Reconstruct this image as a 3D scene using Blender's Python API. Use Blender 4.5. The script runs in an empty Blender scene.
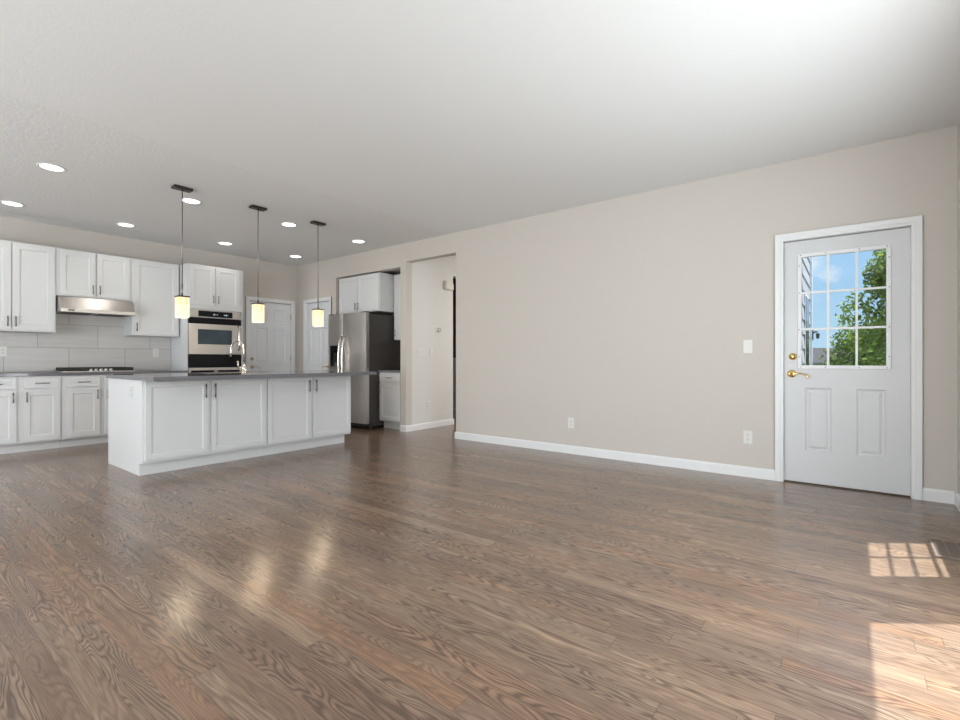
import bpy, math, random
from mathutils import Vector, Matrix
random.seed(7)
scene = bpy.context.scene
COL = scene.collection
PI = math.pi

# ------------------------------------------------------------------ camera
CAM_H = 1.045
YAW = math.atan(370.7 / 480.0)
cam_d = bpy.data.cameras.new('camera')
cam_d.lens = 18.0; cam_d.sensor_width = 36.0; cam_d.clip_start = 0.05; cam_d.clip_end = 400
cam = bpy.data.objects.new('camera', cam_d); COL.objects.link(cam)
cam.location = (0, 0, CAM_H)
cam.rotation_euler = (PI / 2, 0, YAW - PI / 2)
scene.camera = cam

# ------------------------------------------------------------------ world, sun, daylight, exposure
scene.view_settings.view_transform = 'Standard'
scene.view_settings.look = 'None'
scene.view_settings.exposure = 0.05
scene.view_settings.gamma = 1.0
scene.view_settings.use_curve_mapping = False

world = bpy.data.worlds.new('sky'); scene.world = world
world.use_nodes = True
wn, wl = world.node_tree.nodes, world.node_tree.links
wn.clear()
w_out = wn.new('ShaderNodeOutputWorld'); w_bg = wn.new('ShaderNodeBackground')
w_tc = wn.new('ShaderNodeTexCoord'); w_sep = wn.new('ShaderNodeSeparateXYZ')
w_grad = wn.new('ShaderNodeValToRGB')
w_grad.color_ramp.elements[0].position = 0.0; w_grad.color_ramp.elements[0].color = (0.50, 0.74, 0.93, 1)
w_grad.color_ramp.elements[1].position = 0.45; w_grad.color_ramp.elements[1].color = (0.13, 0.40, 0.86, 1)
w_noise = wn.new('ShaderNodeTexNoise'); w_noise.inputs['Scale'].default_value = 3.2
w_noise.inputs['Detail'].default_value = 7; w_noise.inputs['Roughness'].default_value = 0.55
w_map = wn.new('ShaderNodeMapping'); w_map.inputs['Location'].default_value = (0.35, 1.0, 0.1)
w_map.inputs['Scale'].default_value = (1, 1, 1.6)
w_cr = wn.new('ShaderNodeValToRGB')
w_cr.color_ramp.elements[0].position = 0.50; w_cr.color_ramp.elements[0].color = (0, 0, 0, 1)
w_cr.color_ramp.elements[1].position = 0.59; w_cr.color_ramp.elements[1].color = (1, 1, 1, 1)
w_mix = wn.new('ShaderNodeMix'); w_mix.data_type = 'RGBA'
w_mix.inputs[7].default_value = (0.95, 0.97, 1.0, 1)
wl.new(w_tc.outputs['Generated'], w_sep.inputs[0]); wl.new(w_sep.outputs['Z'], w_grad.inputs[0])
wl.new(w_tc.outputs['Generated'], w_map.inputs[0]); wl.new(w_map.outputs[0], w_noise.inputs['Vector'])
wl.new(w_noise.outputs['Fac'], w_cr.inputs[0]); wl.new(w_cr.outputs[0], w_mix.inputs[0])
wl.new(w_grad.outputs[0], w_mix.inputs[6]); wl.new(w_mix.outputs[2], w_bg.inputs[0])
w_bg.inputs[1].default_value = 1.05
wl.new(w_bg.outputs[0], w_out.inputs[0])

sun_dir = Vector((-0.24, 0.331, -1.0)).normalized()
sd = bpy.data.lights.new('sun', 'SUN'); sd.energy = 10.5; sd.angle = math.radians(0.5); sd.color = (0.97, 1.0, 1.0)
sun = bpy.data.objects.new('sun', sd); COL.objects.link(sun)
sun.rotation_euler = sun_dir.to_track_quat('-Z', 'Y').to_euler(); sun.location = (4, -8, 14)

def area(name, loc, direction, sx, sy, energy, color=(1, 1, 1)):
    d = bpy.data.lights.new(name, 'AREA'); d.shape = 'RECTANGLE'; d.size = sx; d.size_y = sy
    d.energy = energy; d.color = color
    o = bpy.data.objects.new(name, d); COL.objects.link(o); o.location = loc
    o.rotation_euler = Vector(direction).to_track_quat('-Z', 'Z').to_euler()
    return o
DAY = (0.96, 0.98, 1.0)
# daylight entering by the windows of the two outer walls (each stands just outside its own glass)
area('daylight_patio_door', (2.02, -0.86, 1.12), (0, 1, 0.18), 1.85, 2.0, 93, DAY)
area('daylight_window', (3.71, -0.86, 1.42), (0, 1, 0.25), 0.62, 1.35, 9, DAY)
area('daylight_living_window', (-3.30, 2.45, 1.40), (1, -0.1, 0.20), 2.7, 1.9, 262, DAY)
area('daylight_dining_window', (-3.30, 5.6, 1.25), (1, 0, 0.60), 2.3, 2.1, 112, DAY)
area('foyer_fill', (7.0, 3.0, 2.55), (-0.2, 0.2, -1), 1.0, 1.0, 64, (1, 0.98, 0.95))  # added lamp to brighten hall and foyer

# ------------------------------------------------------------------ node helpers
def new_mat(name):
    m = bpy.data.materials.new(name); m.use_nodes = True
    nt = m.node_tree; b = nt.nodes['Principled BSDF']
    return m, nt, b
def simple(name, col, rough=0.5, metal=0.0, spec=0.5, emis=None, estr=0.0):
    m, nt, b = new_mat(name)
    b.inputs['Base Color'].default_value = (*col, 1); b.inputs['Roughness'].default_value = rough
    b.inputs['Metallic'].default_value = metal; b.inputs['Specular IOR Level'].default_value = spec
    if emis: b.inputs['Emission Color'].default_value = (*emis, 1); b.inputs['Emission Strength'].default_value = estr
    return m
def textured(name, col, rough, scale, bump, var=0.04, metal=0.0, stretch=(1, 1, 1), spec=0.5, dist=0.002, detail=4):
    """paint / metal with a gentle procedural mottling and bump"""
    m, nt, b = new_mat(name); N, L = nt.nodes, nt.links
    tc = N.new('ShaderNodeTexCoord'); mp = N.new('ShaderNodeMapping'); mp.inputs['Scale'].default_value = stretch
    no = N.new('ShaderNodeTexNoise'); no.inputs['Scale'].default_value = scale; no.inputs['Detail'].default_value = detail
    L.new(tc.outputs['Object'], mp.inputs[0]); L.new(mp.outputs[0], no.inputs['Vector'])
    mx = N.new('ShaderNodeMix'); mx.data_type = 'RGBA'
    mx.inputs[6].default_value = (*[c * (1 - var) for c in col], 1)
    mx.inputs[7].default_value = (*[min(1, c * (1 + var)) for c in col], 1)
    L.new(no.outputs['Fac'], mx.inputs[0]); L.new(mx.outputs[2], b.inputs['Base Color'])
    bp = N.new('ShaderNodeBump'); bp.inputs['Strength'].default_value = bump; bp.inputs['Distance'].default_value = dist
    L.new(no.outputs['Fac'], bp.inputs['Height']); L.new(bp.outputs[0], b.inputs['Normal'])
    b.inputs['Roughness'].default_value = rough; b.inputs['Metallic'].default_value = metal
    b.inputs['Specular IOR Level'].default_value = spec
    return m

M = {}
M['wall'] = textured('wall_paint', (0.570, 0.528, 0.485), 0.75, 90, 0.25, 0.015, dist=0.0015)
M['hall'] = textured('hall_paint', (0.66, 0.65, 0.62), 0.75, 90, 0.25, 0.015, dist=0.0015)
M['ceil'] = textured('ceiling_paint', (0.765, 0.77, 0.775), 0.85, 55, 0.35, 0.01, dist=0.003)
M['ceilk'] = textured('kitchen_ceiling_shade', (0.745, 0.747, 0.75), 0.85, 45, 0.7, 0.02, dist=0.004)  # darker tone paints in the shading change at the ceiling fold; coarser texture
M['trim'] = textured('trim_white', (0.76, 0.765, 0.77), 0.35, 30, 0.05, 0.01)
M['cab'] = textured('cabinet_white', (0.68, 0.685, 0.69), 0.38, 40, 0.04, 0.01)
M['door'] = textured('door_white', (0.62, 0.625, 0.635), 0.38, 60, 0.06, 0.012)
M['door2'] = textured('interior_door_white', (0.73, 0.74, 0.76), 0.42, 60, 0.06, 0.012)
M['gap'] = simple('shadow_gap', (0.03, 0.028, 0.027), 0.8)
M['brown_wall'] = textured('foyer_brown', (0.055, 0.032, 0.022), 0.6, 20, 0.1, 0.1)
M['grey_wains'] = textured('foyer_grey', (0.38, 0.40, 0.43), 0.6, 20, 0.1, 0.05)
M['nickel'] = textured('brushed_nickel', (0.50, 0.49, 0.48), 0.30, 60, 0.05, 0.06, 1.0, (1, 1, 8))
M['pull'] = textured('pull_metal', (0.22, 0.21, 0.20), 0.35, 60, 0.05, 0.06, 1.0)
M['steel'] = textured('stainless_steel', (0.56, 0.53, 0.50), 0.38, 30, 0.06, 0.06, 1.0, (1, 1, 14))
M['steel2'] = textured('fridge_steel', (0.66, 0.625, 0.60), 0.33, 18, 0.05, 0.06, 1.0, (6, 6, 0.5))
M['brass'] = textured('polished_brass', (0.78, 0.52, 0.20), 0.18, 30, 0.03, 0.06, 1.0)
M['satin_brass'] = textured('satin_brass', (0.50, 0.42, 0.30), 0.30, 30, 0.03, 0.06, 1.0)
M['chrome'] = simple('chrome', (0.70, 0.67, 0.63), 0.24, 1.0)
M['blackglass'] = simple('black_glass', (0.005, 0.005, 0.007), 0.12, 0.0, 0.22)
M['ovenglass'] = textured('oven_glass', (0.05, 0.075, 0.09), 0.10, 6, 0.0, 0.4, 0.3)  # blue-green reflection is put into the base colour
M['black'] = simple('black_plastic', (0.012, 0.012, 0.012), 0.35)
M['iron'] = textured('cast_iron', (0.015, 0.015, 0.015), 0.6, 120, 0.3, 0.2)
M['fridge_side'] = textured('fridge_side_grey', (0.055, 0.048, 0.045), 0.42, 200, 0.15, 0.08)
M['bronze'] = textured('oil_bronze', (0.06, 0.045, 0.035), 0.35, 40, 0.1, 0.2, 0.7)
M['rod'] = textured('rod_nickel', (0.26, 0.235, 0.21), 0.35, 40, 0.05, 0.1, 1.0)
M['plate'] = simple('plate_white', (0.70, 0.69, 0.665), 0.35)
M['plate_cream'] = simple('plate_cream', (0.64, 0.62, 0.52), 0.45)
M['slot'] = simple('slot_dark', (0.05, 0.05, 0.05), 0.5)
M['lens'] = simple('lamp_lens', (1, 1, 1), 0.4, emis=(1.0, 0.96, 0.90), estr=6.0)
M['digits'] = simple('display_digits', (0.1, 0.1, 0.1), 0.4, emis=(0.7, 0.9, 1.0), estr=0.8)
M['logo'] = simple('logo_silver', (0.8, 0.8, 0.8), 0.25, 0.8)
M['threshold'] = textured('threshold_bronze', (0.10, 0.07, 0.045), 0.4, 30, 0.1, 0.1, 0.5)
M['register'] = textured('register_bronze', (0.20, 0.155, 0.125), 0.45, 60, 0.1, 0.1, 0.0)
M['siding'] = textured('lap_siding', (0.42, 0.40, 0.44), 0.7, 12, 0.1, 0.04)
M['exttrim'] = simple('exterior_trim', (0.85, 0.85, 0.86), 0.6)
M['roofing'] = textured('roof_shingles', (0.055, 0.048, 0.052), 0.9, 40, 0.6, 0.3)
M['deck'] = textured('deck_boards', (0.25, 0.20, 0.15), 0.8, 10, 0.3, 0.2, stretch=(1, 12, 1))
M['lawn'] = textured('lawn', (0.07, 0.13, 0.03), 0.95, 3, 0.5, 0.4)
M['bark'] = textured('bark', (0.12, 0.08, 0.05), 0.9, 20, 0.8, 0.3)
M['extwin'] = simple('dark_window_glass', (0.02, 0.025, 0.03), 0.1)

def leaf_mat():
    m, nt, b = new_mat('leaf_green'); N, L = nt.nodes, nt.links
    tc = N.new('ShaderNodeTexCoord'); no = N.new('ShaderNodeTexNoise'); no.inputs['Scale'].default_value = 5.0
    no.inputs['Detail'].default_value = 5
    cr = N.new('ShaderNodeValToRGB'); e = cr.color_ramp.elements
    e[0].position = 0.35; e[0].color = (0.06, 0.13, 0.02, 1); e[1].position = 0.65; e[1].color = (0.36, 0.46, 0.08, 1)
    L.new(tc.outputs['Object'], no.inputs['Vector']); L.new(no.outputs['Fac'], cr.inputs[0])
    L.new(cr.outputs[0], b.inputs['Base Color']); b.inputs['Roughness'].default_value = 0.5
    tr = N.new('ShaderNodeBsdfTranslucent'); L.new(cr.outputs[0], tr.inputs[0])
    ms = N.new('ShaderNodeMixShader'); ms.inputs[0].default_value = 0.35
    out = [n for n in N if n.type == 'OUTPUT_MATERIAL'][0]
    L.new(b.outputs[0], ms.inputs[1]); L.new(tr.outputs[0], ms.inputs[2]); L.new(ms.outputs[0], out.inputs[0])
    return m
M['leaf'] = leaf_mat()

def glass_mat():
    m, nt, b = new_mat('window_glass'); N, L = nt.nodes, nt.links
    N.remove(b)
    tr = N.new('ShaderNodeBsdfTransparent'); tr.inputs[0].default_value = (0.97, 0.985, 0.98, 1)
    gl = N.new('ShaderNodeBsdfGlossy'); gl.inputs['Roughness'].default_value = 0.02
    ms = N.new('ShaderNodeMixShader'); out = [n for n in N if n.type == 'OUTPUT_MATERIAL'][0]
    ms.inputs[0].default_value = 0.05; L.new(tr.outputs[0], ms.inputs[1]); L.new(gl.outputs[0], ms.inputs[2])
    L.new(ms.outputs[0], out.inputs[0])
    return m
M['glass'] = glass_mat()

def shade_mat():
    m, nt, b = new_mat('art_glass_shade'); N, L = nt.nodes, nt.links
    tc = N.new('ShaderNodeTexCoord'); no = N.new('ShaderNodeTexNoise'); no.inputs['Scale'].default_value = 45
    cr = N.new('ShaderNodeValToRGB'); e = cr.color_ramp.elements
    e[0].position = 0.35; e[0].color = (1.0, 0.74, 0.40, 1); e[1].position = 0.6; e[1].color = (1.0, 0.86, 0.60, 1)
    L.new(tc.outputs['Object'], no.inputs['Vector']); L.new(no.outputs['Fac'], cr.inputs[0])
    L.new(cr.outputs[0], b.inputs['Emission Color'])
    b.inputs['Emission Strength'].default_value = 0.95; b.inputs['Base Color'].default_value = (0.5, 0.4, 0.28, 1); b.inputs['Roughness'].default_value = 0.25
    return m
M['shade'] = shade_mat()
M['shade_in'] = simple('inner_glass_glow', (1, 0.9, 0.7), 0.4, emis=(1.0, 0.80, 0.48), estr=1.8)
M['shade_top'] = simple('amber_glass_strip', (0.8, 0.6, 0.3), 0.2, emis=(1.0, 0.62, 0.25), estr=0.55)

def tile_mat():
    m, nt, b = new_mat('backsplash_tile'); N, L = nt.nodes, nt.links
    tc = N.new('ShaderNodeTexCoord'); mp = N.new('ShaderNodeMapping')
    sp = N.new('ShaderNodeSeparateXYZ'); cb = N.new('ShaderNodeCombineXYZ')
    L.new(tc.outputs['Object'], sp.inputs[0])
    ax = N.new('ShaderNodeMath'); ax.operation = 'ADD'; ax.inputs[1].default_value = -1.05 + 6.3
    az = N.new('ShaderNodeMath'); az.operation = 'ADD'; az.inputs[1].default_value = -0.90
    L.new(sp.outputs['X'], ax.inputs[0]); L.new(sp.outputs['Z'], az.inputs[0])
    L.new(ax.outputs[0], cb.inputs[0]); L.new(az.outputs[0], cb.inputs[1])
    br = N.new('ShaderNodeTexBrick'); br.offset = 0.5; br.inputs['Scale'].default_value = 1.0
    br.inputs['Brick Width'].default_value = 0.60; br.inputs['Row Height'].default_value = 0.30
    br.inputs['Mortar Size'].default_value = 0.0035; br.inputs['Mortar Smooth'].default_value = 0.1
    br.inputs['Color1'].default_value = (0.59, 0.575, 0.565, 1); br.inputs['Color2'].default_value = (0.64, 0.62, 0.61, 1)
    br.inputs['Mortar'].default_value = (0.38, 0.36, 0.35, 1)
    L.new(cb.outputs[0], br.inputs['Vector'])
    no = N.new('ShaderNodeTexNoise'); no.inputs['Scale'].default_value = 1.0; no.inputs['Detail'].default_value = 5
    mp.inputs['Scale'].default_value = (2, 2, 26); L.new(tc.outputs['Object'], mp.inputs[0]); L.new(mp.outputs[0], no.inputs['Vector'])
    mx = N.new('ShaderNodeMix'); mx.data_type = 'RGBA'; mx.blend_type = 'MULTIPLY'; mx.inputs[0].default_value = 0.22
    L.new(br.outputs['Color'], mx.inputs[6]); L.new(no.outputs['Fac'], mx.inputs[7]); L.new(mx.outputs[2], b.inputs['Base Color'])
    bp = N.new('ShaderNodeBump'); bp.invert = True; bp.inputs['Strength'].default_value = 0.5; bp.inputs['Distance'].default_value = 0.002
    L.new(br.outputs['Fac'], bp.inputs['Height']); L.new(bp.outputs[0], b.inputs['Normal'])
    b.inputs['Roughness'].default_value = 0.38
    return m
M['tile'] = tile_mat()

def counter_mat():
    m, nt, b = new_mat('grey_quartz'); N, L = nt.nodes, nt.links
    tc = N.new('ShaderNodeTexCoord'); no = N.new('ShaderNodeTexNoise'); no.inputs['Scale'].default_value = 320
    no.inputs['Detail'].default_value = 3
    cr = N.new('ShaderNodeValToRGB'); e = cr.color_ramp.elements
    e[0].position = 0.38; e[0].color = (0.11, 0.108, 0.12, 1); e[1].position = 0.66; e[1].color = (0.24, 0.235, 0.25, 1)
    L.new(tc.outputs['Object'], no.inputs['Vector']); L.new(no.outputs['Fac'], cr.inputs[0]); L.new(cr.outputs[0], b.inputs['Base Color'])
    b.inputs['Roughness'].default_value = 0.05
    return m
M['counter'] = counter_mat()

def floor_mat():
    m, nt, b = new_mat('oak_planks'); N, L = nt.nodes, nt.links
    def math_(op, a, c=None, d=None):
        n = N.new('ShaderNodeMath'); n.operation = op
        for i, v in enumerate((a, c, d)):
            if v is None: continue
            if isinstance(v, (int, float)): n.inputs[i].default_value = v
            else: L.new(v, n.inputs[i])
        return n.outputs[0]
    def comb(x, y, z):
        n = N.new('ShaderNodeCombineXYZ')
        for i, v in enumerate((x, y, z)):
            if isinstance(v, (int, float)): n.inputs[i].default_value = v
            else: L.new(v, n.inputs[i])
        return n.outputs[0]
    def noise(vec, scale=1.0, detail=4, rough=0.5, dist=0.0):
        n = N.new('ShaderNodeTexNoise'); n.inputs['Scale'].default_value = scale; n.inputs['Detail'].default_value = detail
        n.inputs['Roughness'].default_value = rough; n.inputs['Distortion'].default_value = dist
        L.new(vec, n.inputs['Vector']); return n.outputs['Fac']
    def white(vec):
        n = N.new('ShaderNodeTexWhiteNoise'); n.noise_dimensions = '3D'; L.new(vec, n.inputs['Vector']); return n
    def ramp(fac, stops):
        n = N.new('ShaderNodeValToRGB'); cr = n.color_ramp
        while len(cr.elements) < len(stops): cr.elements.new(0.5)
        for e, (p, c) in zip(cr.elements, stops): e.position = p; e.color = (*c, 1)
        L.new(fac, n.inputs[0]); return n.outputs[0]
    def mix(kind, fac, a, c):
        n = N.new('ShaderNodeMix'); n.data_type = 'RGBA'; n.blend_type = kind
        for i, v in ((0, fac), (6, a), (7, c)):
            if isinstance(v, (int, float)): n.inputs[i].default_value = v
            elif isinstance(v, tuple): n.inputs[i].default_value = (*v, 1)
            else: L.new(v, n.inputs[i])
        return n.outputs[2]
    tc = N.new('ShaderNodeTexCoord'); sp = N.new('ShaderNodeSeparateXYZ'); L.new(tc.outputs['Object'], sp.inputs[0])
    X, Y = sp.outputs['X'], sp.outputs['Y']
    W = 0.083
    u = math_('DIVIDE', X, W); row = math_('FLOOR', u); fu = math_('FRACT', u)
    wr = white(comb(row, 3.3, 1.7))
    off = math_('MULTIPLY', wr.outputs['Value'], 7.0)
    ln = math_('MULTIPLY_ADD', wr.outputs['Value'], 0.6, 0.95)
    v = math_('ADD', math_('DIVIDE', Y, ln), off); col = math_('FLOOR', v); fv = math_('FRACT', v)
    wp = white(comb(row, col, 5.1)); rnd = wp.outputs['Value']
    wq = white(comb(col, row, 9.7)); rnd2 = wq.outputs['Value']
    base = ramp(rnd, [(0.0, (0.225, 0.146, 0.104)), (0.25, (0.268, 0.180, 0.126)), (0.55, (0.290, 0.202, 0.142)),
                      (0.8, (0.300, 0.178, 0.112)), (1.0, (0.335, 0.240, 0.170))])
    # cathedral figure: contour lines of a long, stretched noise, different in each plank
    sx = math_('MULTIPLY', X, 9.0); sy = math_('MULTIPLY', Y, 0.95)
    gv = comb(math_('ADD', sx, math_('MULTIPLY', rnd, 53.0)), math_('ADD', sy, math_('MULTIPLY', rnd2, 71.0)), math_('MULTIPLY', rnd, 19.0))
    g1 = noise(gv, 1.3, 2, 0.45, 0.35)
    rings = math_('SINE', math_('MULTIPLY', g1, 150.0))
    rings = math_('MULTIPLY_ADD', rings, 0.5, 0.5)
    rings = math_('POWER', rings, 1.7)
    fig = noise(comb(math_('MULTIPLY', X, 3.0), Y, rnd2), 1.1, 2)
    figm = ramp(math_('MULTIPLY_ADD', rnd2, 0.55, math_('MULTIPLY', fig, 0.5)), [(0.15, (0.25, 0.25, 0.25)), (0.55, (1, 1, 1))])
    pores = noise(comb(math_('MULTIPLY', X, 260.0), math_('MULTIPLY', Y, 9.0), rnd), 1.0, 3, 0.6)
    porem = ramp(pores, [(0.50, (0, 0, 0)), (0.72, (1, 1, 1))])
    streak = noise(comb(math_('MULTIPLY', X, 60.0), math_('MULTIPLY', Y, 1.6), rnd), 1.0, 3, 0.6)
    c1 = mix('MULTIPLY', 0.55, base, ramp(streak, [(0.3, (0.55, 0.53, 0.52)), (0.7, (1.3, 1.28, 1.24))]))
    ringf = math_('MULTIPLY', math_('MULTIPLY', rings, figm), 0.74)
    c2 = mix('MIX', ringf, c1, (0.072, 0.047, 0.034))
    c3 = mix('MIX', math_('MULTIPLY', porem, 0.40), c2, (0.065, 0.043, 0.033))
    blot = noise(comb(math_('MULTIPLY', X, 2.0), math_('MULTIPLY', Y, 1.1), 0.0), 1.6, 4)
    c4 = mix('MULTIPLY', 0.5, c3, ramp(blot, [(0.3, (0.72, 0.70, 0.72)), (0.7, (1.22, 1.18, 1.12))]))
    # joints
    ju = math_('LESS_THAN', math_('MINIMUM', fu, math_('SUBTRACT', 1.0, fu)), 0.010)
    jv = math_('LESS_THAN', math_('MULTIPLY', math_('MINIMUM', fv, math_('SUBTRACT', 1.0, fv)), ln), 0.0010)
    joint = math_('MAXIMUM', ju, jv)
    c5 = mix('MIX', math_('MULTIPLY', joint, 0.5), c4, (0.035, 0.024, 0.018))
    L.new(c5, b.inputs['Base Color'])
    rg = math_('MULTIPLY_ADD', ringf, 0.10, math_('MULTIPLY_ADD', blot, 0.10, 0.13))
    L.new(rg, b.inputs['Roughness'])
    b.inputs['Specular IOR Level'].default_value = 0.75
    hh = math_('SUBTRACT', 1.0, math_('ADD', math_('MULTIPLY', ringf, 0.45), math_('ADD', math_('MULTIPLY', joint, 1.0), math_('MULTIPLY', porem, 0.3))))
    hh = math_('ADD', hh, math_('MULTIPLY', rnd, 0.2))
    bp = N.new('ShaderNodeBump'); bp.inputs['Strength'].default_value = 0.32; bp.inputs['Distance'].default_value = 0.0012
    L.new(hh, bp.inputs['Height']); L.new(bp.outputs[0], b.inputs['Normal'])
    return m
M['floor'] = floor_mat()

# ------------------------------------------------------------------ mesh helpers
def tag(o, label=None, cat=None, group=None, kind=None):
    if label: o['label'] = label
    if cat: o['category'] = cat
    if group: o['group'] = group
    if kind: o['kind'] = kind
    return o
def thing(name, label, cat, loc=(0, 0, 0), rz=0.0, group=None, kind=None):
    o = bpy.data.objects.new(name, None); COL.objects.link(o); o.empty_display_size = 0.1
    o.location = loc; o.rotation_euler = (0, 0, rz)
    return tag(o, label, cat, group, kind)

class MB:
    def __init__(s): s.v = []; s.f = []; s.mi = []; s.sm = []
    def _add(s, vs, fs, mi=0, smooth=False):
        n = len(s.v); s.v += [tuple(p) for p in vs]
        for f in fs: s.f.append(tuple(n + i for i in f)); s.mi.append(mi); s.sm.append(smooth)
        return s
    def box(s, x0, x1, y0, y1, z0, z1, mi=0):
        vs = [(x0, y0, z0), (x1, y0, z0), (x1, y1, z0), (x0, y1, z0), (x0, y0, z1), (x1, y0, z1), (x1, y1, z1), (x0, y1, z1)]
        return s._add(vs, [(0, 3, 2, 1), (4, 5, 6, 7), (0, 1, 5, 4), (1, 2, 6, 5), (2, 3, 7, 6), (3, 0, 4, 7)], mi)
    def tube(s, pts, r, seg=12, mi=0, caps=True):
        pts = [Vector(p) for p in pts]; n = len(pts)
        rs = r if isinstance(r, (list, tuple)) else [r] * n
        t0 = (pts[1] - pts[0]).normalized()
        ref = Vector((0, 0, 1)) if abs(t0.z) < 0.9 else Vector((1, 0, 0))
        a = t0.cross(ref).normalized(); vs = []
        for i, p in enumerate(pts):
            t = (pts[min(i + 1, n - 1)] - pts[max(i - 1, 0)]).normalized()
            a = (a - t * a.dot(t)).normalized(); b = t.cross(a)
            for k in range(seg):
                th = 2 * PI * k / seg
                vs.append(p + (a * math.cos(th) + b * math.sin(th)) * rs[i])
        fs = []
        for i in range(n - 1):
            for k in range(seg):
                k2 = (k + 1) % seg
                fs.append((i * seg + k, i * seg + k2, (i + 1) * seg + k2, (i + 1) * seg + k))
        s._add(vs, fs, mi, True)
        if caps:
            m_ = len(s.v) - len(vs)
            s.f.append(tuple(m_ + k for k in reversed(range(seg)))); s.mi.append(mi); s.sm.append(False)
            s.f.append(tuple(m_ + (n - 1) * seg + k for k in range(seg))); s.mi.append(mi); s.sm.append(False)
        return s
    def lathe(s, prof, c=(0, 0, 0), axis='Z', seg=32, mi=0, smooth=True):
        """prof: (radius, height) pairs along the axis"""
        vs = []
        for r, hgt in prof:
            for k in range(seg):
                th = 2 * PI * k / seg; a, b = r * math.cos(th), r * math.sin(th)
                p = (a, b, hgt) if axis == 'Z' else ((hgt, a, b) if axis == 'X' else (b, hgt, a))
                vs.append((p[0] + c[0], p[1] + c[1], p[2] + c[2]))
        fs = []
        for i in range(len(prof) - 1):
            for k in range(seg):
                k2 = (k + 1) % seg
                fs.append((i * seg + k, i * seg + k2, (i + 1) * seg + k2, (i + 1) * seg + k))
        return s._add(vs, fs, mi, smooth)
    def prism(s, poly, axis, a0, a1, mi=0):
        """extrude a 2D polygon along axis 'X' (poly=(y,z)), 'Y' (poly=(x,z)) or 'Z' (poly=(x,y))"""
        n = len(poly); vs = []
        for a in (a0, a1):
            for p, q in poly:
                vs.append({'X': (a, p, q), 'Y': (p, a, q), 'Z': (p, q, a)}[axis])
        fs = [tuple(range(n))[::-1], tuple(range(n, 2 * n))] + [(i, (i + 1) % n, n + (i + 1) % n, n + i) for i in range(n)]
        return s._add(vs, fs, mi)
    def slab(s, x0, x1, z0, z1, y, th, panels=(), holes=(), prof=((0, 0), (0.008, 0.007)), mi=0):
        """door-like slab whose front looks to -y, with moulded panels and through holes"""
        xs = sorted({x0, x1} | {p[i] for p in list(panels) + list(holes) for i in (0, 1)})
        zs = sorted({z0, z1} | {p[i] for p in list(panels) + list(holes) for i in (2, 3)})
        def inside(cx, cz, lst): return any(p[0] < cx < p[1] and p[2] < cz < p[3] for p in lst)
        for i in range(len(xs) - 1):
            for j in range(len(zs) - 1):
                cx, cz = (xs[i] + xs[i + 1]) / 2, (zs[j] + zs[j + 1]) / 2
                a, b_, c, d = xs[i], xs[i + 1], zs[j], zs[j + 1]
                if not inside(cx, cz, holes):
                    s._add([(a, y + th, c), (b_, y + th, c), (b_, y + th, d), (a, y + th, d)], [(3, 2, 1, 0)], mi)
                    if not inside(cx, cz, panels):
                        s._add([(a, y, c), (b_, y, c), (b_, y, d), (a, y, d)], [(0, 1, 2, 3)], mi)
        for a, b_, c, d in panels:
            loops = [[(a + q, y + e, c + q), (b_ - q, y + e, c + q), (b_ - q, y + e, d - q), (a + q, y + e, d - q)] for q, e in prof]
            for k in range(len(loops) - 1):
                s._add(loops[k] + loops[k + 1], [(i, (i + 1) % 4, 4 + (i + 1) % 4, 4 + i) for i in range(4)], mi)
            s._add(loops[-1], [(0, 1, 2, 3)], mi)
        def rim(a, b_, c, d, inv):
            vs = [(a, y, c), (b_, y, c), (b_, y, d), (a, y, d), (a, y + th, c), (b_, y + th, c), (b_, y + th, d), (a, y + th, d)]
            fs = [(i, 4 + i, 4 + (i + 1) % 4, (i + 1) % 4) for i in range(4)]
            s._add(vs, [f[::-1] for f in fs] if inv else fs, mi)
        rim(x0, x1, z0, z1, False)
        for hl in holes: rim(*hl, True)
        return s
    def build(s, name, mat, parent=None, bevel=0.0, origin=(0, 0, 0)):
        me = bpy.data.meshes.new(name)
        ox, oy, oz = origin
        me.from_pydata([(x - ox, y - oy, z - oz) for x, y, z in s.v], [], s.f)
        for m in (mat if isinstance(mat, (list, tuple)) else [mat]): me.materials.append(m)
        for p, mi, sm in zip(me.polygons, s.mi, s.sm): p.material_index = mi; p.use_smooth = sm
        me.update()
        o = bpy.data.objects.new(name, me); COL.objects.link(o)
        if parent is not None: o.parent = parent
        else: o.location = origin
        if bevel:
            md = o.modifiers.new('bevel', 'BEVEL'); md.width = bevel; md.segments = 2; md.limit_method = 'ANGLE'; md.angle_limit = math.radians(50)
        return o
def struct(name, mb, mat, bevel=0.0):
    o = mb.build(name, mat, None, bevel); o['kind'] = 'structure'; return o
def copy_tree(o, parent=None):
    c = o.copy(); COL.objects.link(c)
    if parent is not None: c.parent = parent
    for ch in list(o.children): copy_tree(ch, c)
    return c

# ================================================================== STRUCTURE
XR, XRO = 4.86, 4.98           # long wall: room face and outer face
YK, YKO = 7.95, 8.10           # kitchen wall
YW, YWO = -0.61, -0.79         # window wall
XL, XLO = -3.0, -3.18          # far left wall
ZC = 2.743
YF = 4.27                      # where the kitchen ceiling begins
XH = 7.6                       # foyer end

struct('floor', MB().box(XLO, XRO, YWO, YKO, -0.12, 0.0).box(XRO, XH, 2.3, YKO, -0.12, 0.0), M['floor'])
c_ = MB()
c_.box(XLO, XRO, YWO, YF, ZC, ZC + 0.15, 0)
c_.box(XRO, XH, 2.3, YF, ZC, ZC + 0.15, 0)
c_.box(XLO, XH, YF, YKO, ZC, ZC + 0.15, 1)
struct('ceiling', c_, [M['ceil'], M['ceilk']])

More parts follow.
